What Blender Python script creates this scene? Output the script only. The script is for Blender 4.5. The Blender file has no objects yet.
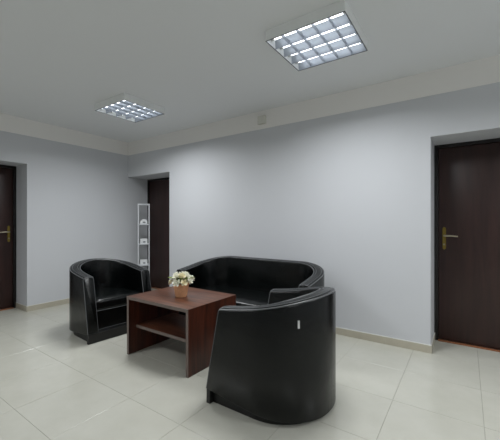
import bpy, bmesh, math, random
from mathutils import Vector, Matrix
random.seed(7)
PI = math.pi
S = bpy.context.scene
C = S.collection

# ------------------------------------------------------------------ camera
cam_d = bpy.data.cameras.new('camera')
cam_d.sensor_width = 36.0
cam_d.lens = 314.0 / 500.0 * 36.0
cam_d.shift_y = 0.004
cam_d.clip_start = 0.05
cam = bpy.data.objects.new('camera', cam_d)
cam.location = (0, 0, 1.256)
cam.rotation_euler = (PI / 2, 0, math.radians(34.5))
C.objects.link(cam)
S.camera = cam

# ------------------------------------------------------------------ world / exposure
w = bpy.data.worlds.new('world')
w.use_nodes = True
w.node_tree.nodes['Background'].inputs[0].default_value = (0.6, 0.7, 0.8, 1)
w.node_tree.nodes['Background'].inputs[1].default_value = 0.2
S.world = w
S.view_settings.view_transform = 'Standard'
S.view_settings.look = 'None'
S.view_settings.gamma = 1.0
S.view_settings.use_curve_mapping = False
S.view_settings.exposure = 0.55
S.cycles.use_denoising = True
S.cycles.max_bounces = 10
S.cycles.diffuse_bounces = 6
S.cycles.glossy_bounces = 5
S.cycles.sample_clamp_indirect = 6.0
TUBE_STRENGTH = 1.9      # what the tubes look like
LAMP_WATTS = 17.5        # light each luminaire throws through its louver
LAMP_SPREAD = 157.0

# ------------------------------------------------------------------ room measures
LW, BW = -5.07, 3.457            # left wall, back wall
RW, FW = 2.40, -2.90             # right wall, wall behind the camera
CZ, BAND = 2.70, 2.466           # ceiling, lower edge of the white painted band
REC, RECL = 0.475, 0.425         # depth of the door recesses (back wall, left wall)
DZ = 2.072                       # head of the door recesses
ND0, ND1 = LW, -3.962            # recess in the far corner (x)
RD0, RD1 = -0.278, 0.66          # recess of the right door (x)
LD0, LD1 = 0.93, 1.858           # recess of the left door (y)

# ------------------------------------------------------------------ materials
def srgb(r, g, b):
    def c(u):
        u /= 255.0
        return u / 12.92 if u <= 0.04045 else ((u + 0.055) / 1.055) ** 2.4
    return (c(r), c(g), c(b), 1)

def mat(name, col, rough=0.5, metal=0.0, spec=0.5, bump=0.0, bscale=200.0, var=0.0, vscale=4.0,
        emit=None, estr=0.0, coat=0.0):
    m = bpy.data.materials.new(name)
    m.use_nodes = True
    nt = m.node_tree
    b = nt.nodes['Principled BSDF']
    b.inputs['Base Color'].default_value = col
    b.inputs['Roughness'].default_value = rough
    b.inputs['Metallic'].default_value = metal
    b.inputs['Specular IOR Level'].default_value = spec
    b.inputs['Coat Weight'].default_value = coat
    b.inputs['Coat Roughness'].default_value = 0.15
    tc = nt.nodes.new('ShaderNodeTexCoord')
    if var > 0:
        n = nt.nodes.new('ShaderNodeTexNoise')
        n.inputs['Scale'].default_value = vscale
        n.inputs['Detail'].default_value = 4
        nt.links.new(tc.outputs['Object'], n.inputs['Vector'])
        r = nt.nodes.new('ShaderNodeValToRGB')
        r.color_ramp.elements[0].position = 0.3
        r.color_ramp.elements[1].position = 0.7
        r.color_ramp.elements[0].color = tuple(c * (1 - var) for c in col[:3]) + (1,)
        r.color_ramp.elements[1].color = tuple(min(1, c * (1 + var)) for c in col[:3]) + (1,)
        nt.links.new(n.outputs['Fac'], r.inputs['Fac'])
        nt.links.new(r.outputs['Color'], b.inputs['Base Color'])
    if bump > 0:
        n = nt.nodes.new('ShaderNodeTexNoise')
        n.inputs['Scale'].default_value = bscale
        n.inputs['Detail'].default_value = 3
        nt.links.new(tc.outputs['Object'], n.inputs['Vector'])
        bp = nt.nodes.new('ShaderNodeBump')
        bp.inputs['Strength'].default_value = bump
        bp.inputs['Distance'].default_value = 0.003
        nt.links.new(n.outputs['Fac'], bp.inputs['Height'])
        nt.links.new(bp.outputs['Normal'], b.inputs['Normal'])
    if emit:
        b.inputs['Emission Color'].default_value = emit
        b.inputs['Emission Strength'].default_value = estr
    return m

def wood(name, dark, light, scale, rough, coat=0.0, grain=1.0):
    """stretched-noise veneer; scale = per-axis frequency (small along the grain)"""
    m = bpy.data.materials.new(name)
    m.use_nodes = True
    nt = m.node_tree
    b = nt.nodes['Principled BSDF']
    b.inputs['Roughness'].default_value = rough
    b.inputs['Coat Weight'].default_value = coat
    b.inputs['Coat Roughness'].default_value = 0.12
    tc = nt.nodes.new('ShaderNodeTexCoord')
    mp = nt.nodes.new('ShaderNodeMapping')
    mp.inputs['Scale'].default_value = scale
    nt.links.new(tc.outputs['Object'], mp.inputs['Vector'])
    n = nt.nodes.new('ShaderNodeTexNoise')
    n.inputs['Scale'].default_value = 1.0
    n.inputs['Detail'].default_value = 6
    n.inputs['Roughness'].default_value = 0.62
    n.inputs['Distortion'].default_value = 0.5
    nt.links.new(mp.outputs['Vector'], n.inputs['Vector'])
    r = nt.nodes.new('ShaderNodeValToRGB')
    r.color_ramp.elements[0].position = 0.5 - 0.22 * grain
    r.color_ramp.elements[1].position = 0.5 + 0.22 * grain
    r.color_ramp.elements[0].color = dark
    r.color_ramp.elements[1].color = light
    nt.links.new(n.outputs['Fac'], r.inputs['Fac'])
    nt.links.new(r.outputs['Color'], b.inputs['Base Color'])
    return m

M = {
    'wall': mat('wall_paint', srgb(204, 206, 210), 0.75, bump=0.08, bscale=300),
    'white': mat('ceiling_paint', srgb(226, 228, 230), 0.85, bump=0.06, bscale=260),
    'band': mat('ceiling_paint_brightened', srgb(237, 235, 232), 0.85, bump=0.06, bscale=260),  # ceiling white, lightened in the colour to stand in for stronger bounce light
    'grout': mat('grout', srgb(150, 148, 138), 0.8),
    'skirt': mat('skirting_tile', srgb(186, 180, 164), 0.3, var=0.05, vscale=9),
    'skirtcap': mat('skirting_joint', srgb(214, 213, 206), 0.6),
    'leather': mat('black_leather', (0.0011, 0.0019, 0.0019, 1), 0.27, spec=0.34, bump=0.9, bscale=11),
    'seam': mat('leather_seam', (0.10, 0.105, 0.11, 1), 0.42, spec=0.6),
    'base': mat('black_plinth', (0.006, 0.006, 0.006, 1), 0.45),
    'tag': mat('white_tag', srgb(205, 205, 205), 0.5),
    'edge': mat('edge_band', srgb(112, 98, 92), 0.45, var=0.08, vscale=30),
    'brass': mat('brass', srgb(140, 122, 62), 0.36, metal=0.9),
    'steel': mat('satin_metal', srgb(190, 182, 160), 0.3, metal=0.9),
    'dark': mat('dark_hole', (0.01, 0.01, 0.01, 1), 0.6),
    'rack': mat('rack_enamel', srgb(208, 211, 215), 0.45),
    'box': mat('white_plastic', srgb(232, 234, 236), 0.4),
    'boxprint': mat('grey_print', srgb(120, 124, 130), 0.5),
    'lamp': mat('lamp_enamel', srgb(236, 238, 238), 0.5),
    'louver': mat('louver_aluminium', (0.36, 0.39, 0.44, 1), 0.42, metal=0.35),
    'rim': mat('louver_rim', srgb(105, 108, 112), 0.4, metal=0.6),
    'tube': mat('tube_glow', (1, 1, 1, 1), 0.5, emit=(0.93, 0.97, 1.0, 1), estr=TUBE_STRENGTH),
    'tubecap': mat('tube_cap', srgb(190, 190, 190), 0.4, metal=0.5),
    'detector': mat('detector_plastic', srgb(214, 213, 204), 0.5),
    'pot': mat('terracotta', srgb(228, 172, 130), 0.75, var=0.10, vscale=40),
    'soil': mat('soil', srgb(60, 44, 30), 0.9),
    'petal': mat('petal', srgb(252, 250, 236), 0.6, var=0.05, vscale=60),
    'petal2': mat('petal_warm', srgb(250, 243, 214), 0.6, var=0.05, vscale=60),
    'heart': mat('flower_heart', srgb(212, 196, 96), 0.7),
    'leaf': mat('leaf', srgb(120, 142, 50), 0.5, var=0.2, vscale=60),
    'stem': mat('stem', srgb(96, 120, 52), 0.6),
    'thresh': wood('threshold_wood', srgb(120, 72, 48), srgb(172, 116, 80), (3, 60, 60), 0.4),
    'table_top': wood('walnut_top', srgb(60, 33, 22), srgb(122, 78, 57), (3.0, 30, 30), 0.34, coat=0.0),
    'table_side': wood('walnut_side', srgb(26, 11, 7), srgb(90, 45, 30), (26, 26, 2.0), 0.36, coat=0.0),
    'door': wood('mahogany_door', srgb(34, 18, 16), srgb(58, 35, 31), (16, 16, 1.4), 0.38, coat=0.0),
    'frame': mat('dark_door_frame', srgb(15, 10, 9), 0.45),
}

def tile_mat():
    m = bpy.data.materials.new('floor_tile')
    m.use_nodes = True
    nt = m.node_tree
    b = nt.nodes['Principled BSDF']
    b.inputs['Roughness'].default_value = 0.16
    b.inputs['Specular IOR Level'].default_value = 0.5
    geo = nt.nodes.new('ShaderNodeNewGeometry')
    n = nt.nodes.new('ShaderNodeTexNoise')
    n.inputs['Scale'].default_value = 2.2
    n.inputs['Detail'].default_value = 8
    n.inputs['Roughness'].default_value = 0.65
    nt.links.new(geo.outputs['Position'], n.inputs['Vector'])
    r = nt.nodes.new('ShaderNodeValToRGB')
    r.color_ramp.elements[0].position = 0.3
    r.color_ramp.elements[1].position = 0.7
    r.color_ramp.elements[0].color = srgb(189, 188, 177)
    r.color_ramp.elements[1].color = srgb(200, 199, 189)
    nt.links.new(n.outputs['Fac'], r.inputs['Fac'])
    nt.links.new(r.outputs['Color'], b.inputs['Base Color'])
    rr = nt.nodes.new('ShaderNodeMapRange')
    rr.inputs['To Min'].default_value = 0.13
    rr.inputs['To Max'].default_value = 0.22
    nt.links.new(n.outputs['Fac'], rr.inputs['Value'])
    nt.links.new(rr.outputs['Result'], b.inputs['Roughness'])
    return m
M['tile'] = tile_mat()

# ------------------------------------------------------------------ helpers
def link(name, me, m=None, parent=None, smooth=False, angle=40):
    o = bpy.data.objects.new(name, me)
    C.objects.link(o)
    if m is not None and not me.materials:
        me.materials.append(M[m] if isinstance(m, str) else m)
    if parent is not None:
        o.parent = parent
    if smooth:
        for p in me.polygons:
            p.use_smooth = True
        me.set_sharp_from_angle(angle=math.radians(angle))
    return o

def obj(name, bm, m, parent=None, smooth=False, angle=40):
    bmesh.ops.recalc_face_normals(bm, faces=bm.faces)
    me = bpy.data.meshes.new(name)
    bm.to_mesh(me)
    bm.free()
    return link(name, me, m, parent, smooth, angle)

def add_box(bm, x0, x1, y0, y1, z0, z1, bev=0.0, seg=2):
    t = bmesh.new()
    bmesh.ops.create_cube(t, size=1)
    for v in t.verts:
        v.co = Vector((x0 + (v.co.x + .5) * (x1 - x0), y0 + (v.co.y + .5) * (y1 - y0), z0 + (v.co.z + .5) * (z1 - z0)))
    if bev > 0:
        bmesh.ops.bevel(t, geom=t.edges[:], offset=bev, segments=seg, profile=0.5, affect='EDGES')
    merge(bm, t)

def merge(bm, t, mtx=None):
    mp = {}
    for v in t.verts:
        mp[v] = bm.verts.new(mtx @ v.co if mtx else v.co)
    for f in t.faces:
        try:
            bm.faces.new([mp[v] for v in f.verts])
        except ValueError:
            pass
    t.free()

def box(name, x0, x1, y0, y1, z0, z1, m, parent=None, bev=0.0):
    bm = bmesh.new()
    add_box(bm, x0, x1, y0, y1, z0, z1, bev)
    return obj(name, bm, m, parent, smooth=bev > 0)

def add_tube(bm, pts, r, n=8, closed=False):
    pts = [Vector(p) for p in pts]
    rings = []
    k = len(pts)
    prev = None
    for i, p in enumerate(pts):
        if closed:
            t = pts[(i + 1) % k] - pts[i - 1]
        else:
            t = pts[min(i + 1, k - 1)] - pts[max(i - 1, 0)]
        t.normalize()
        if prev is None:
            up = Vector((0, 0, 1)) if abs(t.z) < 0.9 else Vector((1, 0, 0))
            u = (up - t * up.dot(t)).normalized()
        else:
            u = (prev - t * prev.dot(t)).normalized()
        prev = u
        v = t.cross(u)
        rr = r[i] if isinstance(r, (list, tuple)) else r
        rings.append([bm.verts.new(p + (u * math.cos(2 * PI * j / n) + v * math.sin(2 * PI * j / n)) * rr) for j in range(n)])
    m = k if closed else k - 1
    for i in range(m):
        a, b = rings[i], rings[(i + 1) % k]
        for j in range(n):
            bm.faces.new((a[j], a[(j + 1) % n], b[(j + 1) % n], b[j]))
    if not closed:
        bm.faces.new(rings[0])
        bm.faces.new(rings[-1][::-1])

def tube(name, pts, r, m, parent=None, n=8, closed=False):
    bm = bmesh.new()
    add_tube(bm, pts, r, n, closed)
    return obj(name, bm, m, parent, smooth=True)

def loft(bm, rings, cap0=True, cap1=True):
    vr = [[bm.verts.new(p) for p in r] for r in rings]
    n = len(vr[0])
    for a, b in zip(vr, vr[1:]):
        for j in range(n):
            bm.faces.new((a[j], a[(j + 1) % n], b[(j + 1) % n], b[j]))
    if cap0: bm.faces.new(vr[0][::-1])
    if cap1: bm.faces.new(vr[-1])
    return vr

def lathe(bm, prof, n=32):
    loft(bm, [[Vector((r * math.cos(2 * PI * j / n), r * math.sin(2 * PI * j / n), z)) for j in range(n)] for r, z in prof])

def thing(name, label, cat, loc=(0, 0, 0), rotz=0, group=None):
    o = bpy.data.objects.new(name, None)
    o.empty_display_size = 0.1
    C.objects.link(o)
    o.location = loc
    o.rotation_euler = (0, 0, rotz)
    o['label'] = label
    o['category'] = cat
    if group: o['group'] = group
    return o

def struct(o, label=None, cat=None):
    o['kind'] = 'structure'
    if label: o['label'] = label
    if cat: o['category'] = cat
    return o

def boxes(name, lst, m, parent=None, bev=0.0):
    bm = bmesh.new()
    for b in lst:
        add_box(bm, *b, bev)
    return obj(name, bm, m, parent, smooth=bev > 0)

# ------------------------------------------------------------------ floor
floor = struct(box('floor', LW - RECL - .1, RW + .1, FW - .1, BW + REC + .1, -0.12, -0.0018, 'grout'),
               'pale beige polished tile floor of the waiting room', 'floor')
TS, JT = 0.518, 0.0022
gx0, gy0 = -0.425, 2.395
tile_cache = {}
def tile_mesh(sx, sy):
    key = (round(sx, 4), round(sy, 4))
    if key not in tile_cache:
        bm = bmesh.new()
        a, b, c = sx / 2, sy / 2, 0.0012
        top = [(-a + c, -b + c), (a - c, -b + c), (a - c, b - c), (-a + c, b - c)]
        mid = [(-a, -b), (a, -b), (a, b), (-a, b)]
        loft(bm, [[Vector((x, y, -0.011)) for x, y in mid], [Vector((x, y, -0.0009)) for x, y in mid],
                  [Vector((x, y, 0)) for x, y in top]])
        bmesh.ops.recalc_face_normals(bm, faces=bm.faces)
        me = bpy.data.meshes.new('floor_tile')
        bm.to_mesh(me)
        bm.free()
        me.materials.append(M['tile'])
        tile_cache[key] = me
    return tile_cache[key]
fx0, fx1, fy0, fy1 = LW - RECL, RW, FW, BW + REC
i0, i1 = math.floor((fx0 - gx0) / TS), math.ceil((fx1 - gx0) / TS)
j0, j1 = math.floor((fy0 - gy0) / TS), math.ceil((fy1 - gy0) / TS)
for i in range(i0, i1):
    for j in range(j0, j1):
        x0, x1 = max(gx0 + i * TS, fx0) + JT / 2, min(gx0 + (i + 1) * TS, fx1) - JT / 2
        y0, y1 = max(gy0 + j * TS, fy0) + JT / 2, min(gy0 + (j + 1) * TS, fy1) - JT / 2
        if x1 - x0 < 0.02 or y1 - y0 < 0.02:
            continue
        t = link('floor_tile', tile_mesh(x1 - x0, y1 - y0), None, floor)
        t.location = ((x0 + x1) / 2, (y0 + y1) / 2, 0)

# ------------------------------------------------------------------ walls and ceiling
yb = BW + REC
wall_back = struct(boxes('wall_back', [
    (ND1, RD0, BW, yb, 0, CZ), (RD1, RW, BW, yb, 0, CZ),
    (ND0, ND1, BW, yb, DZ, CZ), (RD0, RD1, BW, yb, DZ, CZ),
    (LW, RW, yb, yb + .1, 0, CZ)], 'wall'),
    'long pale grey-blue painted wall behind the sofa', 'wall')
xl = LW - RECL
wall_left = struct(boxes('wall_left', [
    (xl, LW, LD1, yb + .1, 0, CZ), (xl, LW, FW, LD0, 0, CZ),
    (xl, LW, LD0, LD1, DZ, CZ), (xl - .1, xl, FW, yb + .1, 0, CZ)], 'wall'),
    'pale grey-blue painted wall behind the left armchair', 'wall')
wall_right = struct(box('wall_right', RW, RW + .1, FW - .1, yb + .1, 0, CZ, 'wall'),
                    'pale grey-blue painted side wall beyond the right door', 'wall')
wall_front = struct(box('wall_front', xl - .1, RW, FW - .1, FW, 0, CZ, 'wall'),
                    'pale grey-blue painted wall opposite the sofa', 'wall')
ceiling = struct(box('ceiling', xl - .1, RW + .1, FW - .1, yb + .1, CZ, CZ + .1, 'white'),
                 'plain off-white painted ceiling', 'ceiling')
# white paint carried down the walls as a band, a hair proud of the grey paint
bt = 0.004
box('painted_band', LW, RW, BW - bt, BW, BAND, CZ, 'band', wall_back)
box('painted_band', LW, LW + bt, FW, BW - bt, BAND, CZ, 'band', wall_left)
box('painted_band', RW - bt, RW, FW, BW - bt, BAND, CZ, 'band', wall_right)
box('painted_band', LW + bt, RW - bt, FW, FW + bt, BAND, CZ, 'band', wall_front)

# skirting
SH, ST = 0.072, 0.010
def skirting(name, segs, label):
    o = struct(boxes(name, [(a, b, c, d, 0.0, SH) for a, b, c, d in segs], 'skirt'), label, 'baseboard')
    boxes('joint', [(a, b, c, d, SH, SH + .006) for a, b, c, d in segs], 'skirtcap', o)
skirting('baseboard_back', [(ND1 - ST, RD0 + ST, BW - ST, BW), (RD0, RD0 + ST, BW, yb - .06),
                            (RD1 - ST, RD1, BW, yb - .06), (RD1 - ST, RW, BW - ST, BW), (ND1 - ST, ND1, BW, yb - .06)],
         'beige tile skirting along the wall behind the sofa')
skirting('baseboard_left', [(LW, LW + ST, LD1 - ST, yb - .06), (xl + .06, LW, LD1 - ST, LD1),
                            (xl + .06, LW, LD0, LD0 + ST), (LW, LW + ST, FW, LD0 + ST)],
         'beige tile skirting along the wall behind the left armchair')
skirting('baseboard_right', [(RW - ST, RW, FW, BW - ST)], 'beige tile skirting along the side wall')
skirting('baseboard_front', [(LW + ST, RW - ST, FW, FW + ST)], 'beige tile skirting along the wall opposite the sofa')

# ------------------------------------------------------------------ doors (local: leaf in x-z plane, seen from -y)
def make_door(name, label, loc, rotz, width, lever_dir, handle=True):
    root = bpy.data.objects.new(name, None)
    C.objects.link(root)
    root.location = loc
    root.rotation_euler = (0, 0, rotz)
    root['kind'] = 'structure'
    root['label'] = label
    root['category'] = 'door'
    H, fw = DZ, 0.035
    for a, b, c, d in ((0, fw, 0, H), (width - fw, width, 0, H), (fw, width - fw, H - fw, H)):
        box('door_frame', a, b, -0.055, 0.0, c, d, 'frame', root, 0.003)
    leaf = box('door_leaf', fw + .004, width - fw - .004, -0.04, 0.0, 0.014, H - fw - .004, 'door', root, 0.003)
    box('threshold', fw, width - fw, -0.075, -0.042, 0.0, 0.012, 'thresh', root, 0.003)
    if handle:
        hx = fw + .055 if lever_dir > 0 else width - fw - .055
        bm = bmesh.new()
        pts = []
        for k in range(25):      # long plate with pointed round ends
            a = 2 * PI * k / 24
            pts.append((0.0165 * math.cos(a), (0.095 if math.sin(a) >= 0 else -0.095) + 0.024 * math.sin(a)))
        pts = pts[:-1]
        loft(bm, [[Vector((hx + x * s, yy, 1.085 + z * (1 if s == 1 else .985))) for x, z in pts]
                  for s, yy in ((1, -0.04), (1, -0.045), (.8, -0.048))])
        plate = obj('handle_plate', bm, 'brass', leaf, True)
        bm = bmesh.new()
        dx = lever_dir
        add_tube(bm, [(hx, -0.047, 1.112), (hx, -0.072, 1.112), (hx + dx * .006, -0.084, 1.112), (hx + dx * .02, -0.089, 1.112),
                      (hx + dx * .06, -0.089, 1.113), (hx + dx * .10, -0.088, 1.110), (hx + dx * .122, -0.086, 1.107)],
                 [.009, .009, .009, .0095, .0085, .0075, .006], 10)
        obj('lever', bm, 'steel', leaf, True)
        bm = bmesh.new()
        add_tube(bm, [(hx, -0.047, 1.02), (hx, -0.053, 1.02)], .009, 14)
        obj('lock_cylinder', bm, 'steel', leaf, True)
        bm = bmesh.new()
        add_box(bm, hx - .002, hx + .002, -0.054, -0.053, 1.013, 1.027)
        obj('keyhole', bm, 'dark', leaf)
    return root
make_door('door_1', 'dark mahogany flush door with brass handle at right of photo', (RD0, yb, 0), 0, RD1 - RD0, 1)
make_door('door_2', 'dark brown flush door in far corner recess beside narrow rack', (ND0, yb, 0), 0, ND1 - ND0, -1)
make_door('door_3', 'dark brown flush door with brass handle at left edge of photo', (xl, LD0, 0), PI / 2, LD1 - LD0, -1)

# ------------------------------------------------------------------ ceiling luminaires
def make_luminaire(label, cx, cy):
    root = thing('ceiling_light', label, 'ceiling light', (cx, cy, CZ), 0, 'square louvered ceiling lights')
    sx, sy, hh, th = 0.302, 0.285, 0.078, 0.006
    bm = bmesh.new()
    add_box(bm, -sx, sx, -sy, sy, -0.004, 0.0)
    add_box(bm, -sx, -sx + th, -sy, sy, -hh, -0.004)
    add_box(bm, sx - th, sx, -sy, sy, -hh, -0.004)
    add_box(bm, -sx + th, sx - th, -sy, -sy + th, -hh, -0.004)
    add_box(bm, -sx + th, sx - th, sy - th, sy, -hh, -0.004)
    obj('housing', bm, 'lamp', root)
    # thin dark rim round the louver
    bm = bmesh.new()
    for a, b, c, d in ((-sx, sx, -sy, -sy + .006), (-sx, sx, sy - .006, sy), (-sx, -sx + .006, -sy + .006, sy - .006), (sx - .006, sx, -sy + .006, sy - .006)):
        add_box(bm, a, b, c, d, -hh - .003, -hh)
    obj('rim', bm, 'rim', root)
    ix, iy = sx - th, sy - th
    NR, NC = 4, 5
    py, px = 2 * iy / NR, 2 * ix / NC
    z0, z1 = -hh, -hh + .066
    for k in range(NR + 1):           # parabolic long blades
        y = -iy + k * py
        wt = .010
        l, r = (0 if k == 0 else wt), (0 if k == NR else wt)
        bm = bmesh.new()
        loft(bm, [[Vector((x, y - .0015 * (l > 0), z0)), Vector((x, y + .0015 * (r > 0) + (.001 if k == 0 else 0), z0)),
                   Vector((x, y + r * .35, z0 + .018)), Vector((x, y + r + .001 * (k == 0), z1)), Vector((x, y - l - .001 * (k == NR), z1)), Vector((x, y - l * .35, z0 + .018))]
                  for x in (-ix, ix)])
        obj('long_louver', bm, 'louver', root)
    for k in range(1, NC):            # cross blades
        x = -ix + k * px
        for q in range(NR):
            y = -iy + q * py
            bm = bmesh.new()
            loft(bm, [[Vector((x - .001, yy, z0 + .004)), Vector((x + .001, yy, z0 + .004)), Vector((x + .004, yy, z0 + .030)), Vector((x - .004, yy, z0 + .030))]
                      for yy in (y + .002, y + py - .002)])
            obj('cross_louver', bm, 'louver', root)
    for q in range(NR):
        y = -iy + (q + .5) * py
        t = tube('fluorescent_tube', [(-ix + .03, y, -0.032), (ix - .03, y, -0.032)], .013, 'tube', root, 10)
        for a, b in ((-ix + .001, -ix + .03), (ix - .03, ix - .001)):
            tube('tube_cap', [(a, y, -0.032), (b, y, -0.032)], .014, 'tubecap', t, 10)
    ld = bpy.data.lights.new('louver_light', 'AREA')
    ld.shape = 'RECTANGLE'
    ld.size, ld.size_y = 2 * ix, 2 * iy
    ld.energy = LAMP_WATTS
    ld.color = (0.96, 0.985, 1.0)
    ld.spread = math.radians(LAMP_SPREAD)
    lo = bpy.data.objects.new('louver_light', ld)
    C.objects.link(lo)
    lo.parent = root
    lo.location = (0, 0, -hh - .006)
    return root
make_luminaire('square louvered ceiling light nearer the right door', -0.945, 2.305)
make_luminaire('square louvered ceiling light above the left armchair', -3.44, 2.375)
make_luminaire('unseen square louvered ceiling light added at the right end of the room', 1.55, 2.305)  # out of view; continues the spacing, kept for the light it adds
make_luminaire('unseen square louvered ceiling light added towards the wall opposite the sofa, right end', 1.55, -0.35)  # out of view; position chosen so the table's inside stays dark
make_luminaire('unseen square louvered ceiling light added towards the wall opposite the sofa, left end', -3.44, -0.35)  # out of view; position chosen to suit the shadow under the table

# small box high on the back wall
det = thing('junction_box', 'small grey plastic box on white band high on back wall', 'junction box', (-2.17, BW - bt, 2.573))
box('box_body', -0.055, 0.055, -0.05, 0, -0.052, 0.052, 'detector', det, 0.006)
box('box_lid', -0.048, 0.048, -0.055, -0.05, -0.045, 0.045, 'detector', det, 0.002)

# ------------------------------------------------------------------ tub seating
def tub(name, label, cat, loc, rotz, W, group=None, tag=False, D=0.755, R=0.39):
    root = thing(name, label, cat, loc, rotz, group)
    hw = W / 2
    T, ZB, LEAN = 0.112, 0.097, 0.12
    fx, bx = D / 2, -D / 2
    # stations: (x, y, nx, ny) along the outer U, right arm (y<0) -> back -> left arm
    st = []
    na, nc = 7, 14
    xs = bx + R
    for k in range(na):
        st.append((fx + (xs - fx) * k / na, -hw, 0, -1))
    for k in range(nc + 1):
        a = -PI / 2 - PI / 2 * k / nc
        st.append((xs + R * math.cos(a), -hw + R + R * math.sin(a), math.cos(a), math.sin(a)))
    straight = 2 * (hw - R)
    if straight > 0.02:
        for k in range(1, 8):
            st.append((bx, -hw + R + straight * k / 8, -1, 0))
    for k in range(0 if straight > 0.02 else 1, nc + 1):
        a = PI - PI / 2 * k / nc
        st.append((xs + R * math.cos(a), hw - R + R * math.sin(a), math.cos(a), math.sin(a)))
    for k in range(na - 1, -1, -1):
        st.append((fx + (xs - fx) * k / na, hw, 0, 1))

    def top_z(d):
        return 0.655 + 0.10 * d + 0.105 * d * d
    def zb(s):
        return 0.015 + 0.082 * max(0.0, 1 - (fx - s[0]) / D)
    def place(s, n, z):
        """offset n inward from the outer line at station s, at height z, with the arms' slant"""
        x, y, nx, ny = s
        px, py = x - nx * n, y - ny * n
        d0 = fx - x
        wgt = max(0.0, 1 - d0 / 0.40)
        return Vector((px - LEAN * wgt * (z - ZB) / 0.60, py, z))
    def zt(s):
        d0 = fx - s[0]
        return top_z(d0 + LEAN * max(0.0, 1 - d0 / 0.40))
    def section(s):
        t = zt(s)
        b = zb(s)
        out = [(0.006, b), (0.0, b + .008), (0.0, b + .28), (0.0, t - .022), (0.003, t - .010), (0.010, t - .003),
               (0.022, t), (T / 2, t + .006), (T - .022, t), (T - .010, t - .003), (T - .003, t - .010), (T, t - .022),
               (T, .46), (T, b + .008), (T - .006, b)]
        return [place(s, n, z) for n, z in out]
    bm = bmesh.new()
    loft(bm, [section(s) for s in st])
    obj('shell', bm, 'leather', root, True, 50)
    # piping along both rim edges and a stitched seam between
    for n, dz, r, nm in ((0.005, -.004, .0046, 'piping'), (T - .005, -.004, .0046, 'piping'), (0.030, .0035, .0022, 'seam'), (T - .030, .0035, .0022, 'seam')):
        tube(nm, [place(s, n, zt(s) + dz) for s in st], r, 'seam' if nm == 'seam' or True else 'leather', root, 6)
    # arm front panels: slightly proud pads with piping round them
    for s, sg in ((st[0], 1), (st[-1], -1)):
        t = zt(s)
        loop = [(0.004, ZB + .004), (0.004, t - .016), (0.014, t - .004), (T / 2, t + .003), (T - .014, t - .004), (T - .004, t - .016), (T - .004, ZB + .004)]
        P = [place(s, n, z) for n, z in loop]
        c = sum(P, Vector()) / len(P)
        nrm = Vector((0.60, 0, LEAN)).normalized()
        bm = bmesh.new()
        loft(bm, [[p - nrm * .002 for p in P], [p + nrm * .004 for p in P],
                  [p + (c - p).normalized() * .008 + nrm * .008 for p in P]])
        pan = obj('arm_panel', bm, 'leather', root, True, 50)
        Q = [p + nrm * .003 for p in P]
        tube('piping', Q[:], .0046, 'seam', pan, 6, True)
    # inner outline for the seat
    g = 0.004
    inn = []
    ci = R - T - g
    yi = hw - T - g
    for k in range(nc + 1):
        a = -PI / 2 - PI / 2 * k / nc
        inn.append((xs + ci * math.cos(a), -yi + ci + ci * math.sin(a)))
    for k in range(nc + 1):
        a = PI - PI / 2 * k / nc
        inn.append((xs + ci * math.cos(a), yi - ci + ci * math.sin(a)))
    if straight <= 0.02:
        inn.pop(nc)
    def outline(front, ins, z, bow=0.0):
        pts = []
        for (x, y) in inn:
            dx, dy = x - xs, (y - math.copysign(yi - ci, y) if abs(y) > yi - ci else 0)
            L = math.hypot(dx, dy) or 1
            pts.append(Vector((x - dx / L * ins, y - dy / L * ins, z)))
        m = 10
        for k in range(m + 1):
            u = yi - ins - 2 * (yi - ins) * k / m
            pts.append(Vector((front - ins + bow * (1 - (u / yi) ** 2), u, z)))
        return pts
    fr = fx - 0.075
    bm = bmesh.new()
    rings = [outline(fr, .012, .300, .012), outline(fr, .002, .308, .014), outline(fr, 0, .33, .016), outline(fr, 0, .385, .016), outline(fr, .004, .402, .014),
             outline(fr, .014, .415, .012), outline(fr, .035, .423, .01), outline(fr, .10, .431, .0), outline(fr, .18, .434, 0)]
    loft(bm, rings)
    seat = obj('seat_cushion', bm, 'leather', root, True, 60)
    tube('piping', [p + Vector((.002, 0, 0)) for p in outline(fr, .001, .305, .015)[len(inn):]], .004, 'seam', seat, 6)
    bm = bmesh.new()
    loft(bm, [outline(fr + .022, 0, ZB + .004, 0), outline(fr + .010, 0, .200, .004), outline(fr - .004, .002, .297, .006)])
    fp = obj('front_panel', bm, 'leather', root, True, 40)
    tube('piping', [p + Vector((.002, 0, .008)) for p in outline(fr + .022, 0, ZB + .004, 0)[len(inn):]], .0035, 'seam', fp, 6)
    # plinth
    rb = .040
    bm = bmesh.new()
    ring = [(fx - .03, -hw + rb)] + [(s[0] - s[2] * rb, s[1] - s[3] * rb) for s in st[2:-2]] + [(fx - .03, hw - rb)]
    loft(bm, [[Vector((x, y, z)) for x, y in ring] for z in (0.0, ZB - .001)])
    obj('plinth', bm, 'base', root, True, 30)
    bm = bmesh.new()
    add_box(bm, fx - .03, fx + .004, -hw + .006, hw - .006, 0.0, ZB - .002, .002)
    obj('plinth_board', bm, 'base', root)
    if tag:
        a = math.radians(tag)
        p = Vector((xs + (R + .001) * math.cos(a), hw - R + (R + .001) * math.sin(a), 0.632))
        bm = bmesh.new()
        t = bmesh.new()
        bmesh.ops.create_cube(t, size=1)
        merge(bm, t, Matrix.Translation(p) @ Matrix.Rotation(a, 4, 'Z') @ Matrix.Diagonal((.004, .013, .048, 1)))
        q = obj('label_tag', bm, 'tag', root)
        q['label'] = 'small white fabric tag'
    return root

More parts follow.
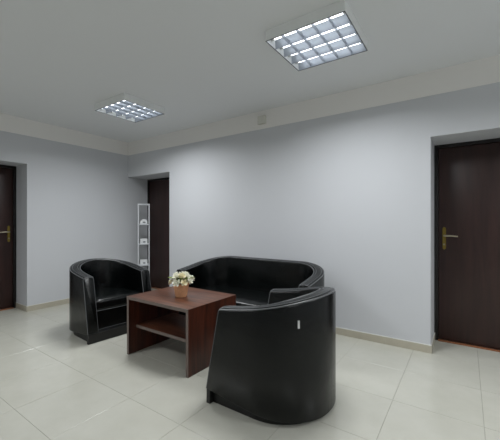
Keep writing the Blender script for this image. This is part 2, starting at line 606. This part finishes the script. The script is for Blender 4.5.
tub('tub_armchair', 'black leather tub armchair facing right, beside left wall', 'armchair', (-3.152 - .3775, 2.122, 0), math.radians(-4), 0.79, 'black tub armchairs')
tub('tub_armchair', 'black leather tub armchair in foreground seen from behind, white tag on back', 'armchair', (-1.106, 2.018, 0), PI, 0.79, 'black tub armchairs', tag=136)
tub('tub_sofa', 'long black leather tub sofa against the back wall', 'sofa', (-2.060, 2.965, 0), -PI / 2, 1.765, D=0.785)

# ------------------------------------------------------------------ coffee table
tx0, tx1, ty0, ty1, tz = -2.658, -1.838, 1.797, 2.435, 0.551
tab = thing('coffee_table', 'square-edged walnut coffee table with lower shelf between the armchairs', 'table', ((tx0 + tx1) / 2, (ty0 + ty1) / 2, 0))
ax, ay, pt = (tx1 - tx0) / 2, (ty1 - ty0) / 2, 0.028
e = 0.0015
top = box('table_top', -ax + e, ax - e, -ay + e, ay - e, tz - pt, tz, 'table_top', tab, 0.0008)
box('edge_band', -ax, ax, -ay, -ay + e, tz - pt, tz - .0005, 'edge', top)
box('edge_band', -ax, ax, ay - e, ay, tz - pt, tz - .0005, 'edge', top)
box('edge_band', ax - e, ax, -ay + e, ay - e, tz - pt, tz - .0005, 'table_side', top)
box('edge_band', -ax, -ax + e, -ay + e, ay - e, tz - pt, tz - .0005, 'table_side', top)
for s in (-1, 1):
    x0, x1 = (-ax + .001, -ax + pt) if s < 0 else (ax - pt, ax - .001)
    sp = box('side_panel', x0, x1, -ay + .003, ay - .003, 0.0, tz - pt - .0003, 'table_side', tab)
    box('edge_band', x0, x1, -ay + .0015, -ay + .003, 0.0, tz - pt - .0003, 'edge', sp)
    box('edge_band', x0, x1, ay - .003, ay - .0015, 0.0, tz - pt - .0003, 'edge', sp)
sh = box('shelf', -ax + pt + .0005, ax - pt - .0005, -ay + .083, ay - .083, .238, .266, 'table_top', tab)
box('edge_band', -ax + pt + .0005, ax - pt - .0005, -ay + .0815, -ay + .083, .238, .266, 'edge', sh)

# ------------------------------------------------------------------ potted flowers
pf = thing('potted_flowers', 'small terracotta pot of cream white flowers on coffee table', 'potted plant', (-2.225, 2.085, tz))
pf.scale = (1.12, 1.12, 1.0)
bm = bmesh.new()
lathe(bm, [(0.046, 0), (0.049, .004), (0.064, .108), (0.067, .110), (0.069, .124), (0.067, .127), (0.061, .126), (0.058, .112)], 28)
pot = obj('pot', bm, 'pot', pf, True, 35)
bm = bmesh.new()
lathe(bm, [(0.0595, .111), (0.055, .115), (0.02, .118)], 20)
obj('soil', bm, 'soil', pf, True)

def petal_flower(r, seed, m):
    rnd = random.Random(seed)
    bm = bmesh.new()
    for ring, (cnt, tilt, rad, ln) in enumerate(((6, 0.35, .30, 1.0), (6, 0.8, .22, .85), (5, 1.15, .12, .65), (3, 1.4, .04, .45))):
        for k in range(cnt):
            a = 2 * PI * (k + ring * .5) / cnt + rnd.uniform(-.15, .15)
            tl = tilt + rnd.uniform(-.12, .12)
            L, Wd = r * ln, r * .62 * (0.75 + .25 * ln)
            base = Vector((math.cos(a), math.sin(a), 0)) * r * rad * .3 + Vector((0, 0, ring * r * .08))
            dirv = Vector((math.cos(a) * math.cos(tl), math.sin(a) * math.cos(tl), math.sin(tl)))
            side = Vector((-math.sin(a), math.cos(a), 0))
            nrm = side.cross(dirv).normalized() * -1
            rows = []
            for u, wd, cup in ((0, .35, 0), (.45, .95, -.06), (.8, .9, 0.02), (1.0, .45, .12)):
                c0 = base + dirv * L * u + nrm * (cup * r)
                rows.append([bm.verts.new(c0 - side * Wd * wd * .5 + nrm * r * .10), bm.verts.new(c0), bm.verts.new(c0 + side * Wd * wd * .5 + nrm * r * .10)])
            for p, q in zip(rows, rows[1:]):
                for j in range(2):
                    bm.faces.new((p[j], p[j + 1], q[j + 1], q[j]))
    me = bpy.data.meshes.new('flower')
    bm.to_mesh(me)
    bm.free()
    me.materials.append(M[m])
    for p in me.polygons: p.use_smooth = True
    return me
fm = [petal_flower(.034, 1, 'petal'), petal_flower(.038, 2, 'petal'), petal_flower(.033, 3, 'petal2')]
spots = []
for k in range(9):
    a = 2 * PI * k / 9 + .2
    spots.append((.078 * math.cos(a), .078 * math.sin(a), .150 + .018 * math.sin(k * 2.3)))
for k in range(6):
    a = 2 * PI * k / 6 + .5
    spots.append((.046 * math.cos(a), .046 * math.sin(a), .184 + .010 * math.sin(k * 1.7)))
spots += [(.012, .01, .206), (-.03, -.02, .198), (.03, -.03, .196)]
for k, (x, y, z) in enumerate(spots):
    if k in (6,): continue          # the gap where the leaves show
    d = Vector((x * 1.0, y * 1.0, (z - .11) * .9)).normalized()
    st_ = tube('stem', [(x * .3, y * .3, .112), (x * .7, y * .7, .112 + (z - .112) * .6), (x - d.x * .004, y - d.y * .004, z - d.z * .004)], .0022, 'stem', pf, 5)
    fl = link('flower', fm[k % 3], None, pf)
    fl.location = (x, y, z)
    fl.rotation_euler = d.to_track_quat('Z', 'Y').to_euler()
bm = bmesh.new()
def leaf_mesh():
    bm = bmesh.new()
    rows = []
    for u, wd, dz in ((0, .1, 0), (.3, .8, .006), (.6, .9, .006), (.85, .5, 0), (1, .05, -.006)):
        rows.append([bm.verts.new((u * .062, -.014 * wd, dz + .004)), bm.verts.new((u * .062, 0, dz)), bm.verts.new((u * .062, .014 * wd, dz + .004))])
    for p, q in zip(rows, rows[1:]):
        for j in range(2):
            bm.faces.new((p[j], p[j + 1], q[j + 1], q[j]))
    me = bpy.data.meshes.new('leaf')
    bm.to_mesh(me)
    bm.free()
    me.materials.append(M['leaf'])
    for p in me.polygons: p.use_smooth = True
    return me
lm = leaf_mesh()
for k in range(16):
    a = 2 * PI * k / 16 + random.uniform(-.15, .15)
    o = link('leaf', lm, None, pf)
    rr = .020 + .018 * (k % 3)
    o.location = (rr * math.cos(a), rr * math.sin(a), .125 + .018 * (k % 3))
    o.rotation_euler = (random.uniform(-.4, .4), -random.uniform(.35, .95), a)

# ------------------------------------------------------------------ narrow rack in the far corner
ra = math.radians(53)      # faces the room diagonally out of its corner
rk = thing('display_rack', 'tall narrow pale grey open rack in corner by the far door', 'rack', (-4.752, 3.556, 0), ra)
rw, rd, rh, pr = .090, .085, 1.578, .010
# local: front towards -y
for x in (-1, 1):
    for y in (-1, 1):
        box('post', x * rw - pr, x * rw + pr, y * rd - pr, y * rd + pr, 0, rh, 'rack', rk, .002)
for y in (-1, 1):
    box('top_rail', -rw + pr, rw - pr, y * rd - pr, y * rd + pr, rh - .02, rh, 'rack', rk, .002)
for x in (-1, 1):
    box('side_rail', x * rw - pr, x * rw + pr, -rd + pr, rd - pr, rh - .02, rh, 'rack', rk, .002)
levels = (1.218, .872, .500, .150)
for z in levels:
    box('shelf', -rw + pr + .0005, rw - pr - .0005, -rd - pr, rd + pr, z - .016, z, 'rack', rk, .002)
names = ('top', 'second', 'third')
def rack_box(label, z, rounded):
    p = Matrix.Translation((-4.752, 3.556, 0)) @ Matrix.Rotation(ra, 4, 'Z') @ Vector((.002, -.03, z + .0006))
    r = thing('holder_box', label, 'box', p, ra, 'white boxes on the narrow rack')
    a, h = .060, .088
    bm = bmesh.new()
    if rounded:
        prof = [(-a, 0), (a, 0), (a, h * .45)] + [(a * math.cos(t), h * .45 + h * .55 * math.sin(t)) for t in [PI * k / 10 for k in range(1, 10)]] + [(-a, h * .45)]
    else:
        prof = [(-a, 0), (a, 0), (a, h - .008), (a - .008, h), (-a + .008, h), (-a, h - .008)]
    loft(bm, [[Vector((x, y, z_)) for x, z_ in prof] for y in (-.05, .05)])
    obj('body', bm, 'box', r, True, 30)
    bm = bmesh.new()
    n = 16
    loft(bm, [[Vector((.005 + .024 * math.cos(2 * PI * k / n), y, h * .36 + .013 * math.sin(2 * PI * k / n))) for k in range(n)] for y in (-.0512, -.0495)])
    obj('slot', bm, 'boxprint', r)
rack_box('white round-topped box on highest shelf of narrow rack', levels[0], True)
rack_box('white square box on middle visible shelf of narrow rack', levels[1], False)
rack_box('white square box on low rack shelf just above armchair rim', levels[2], False)
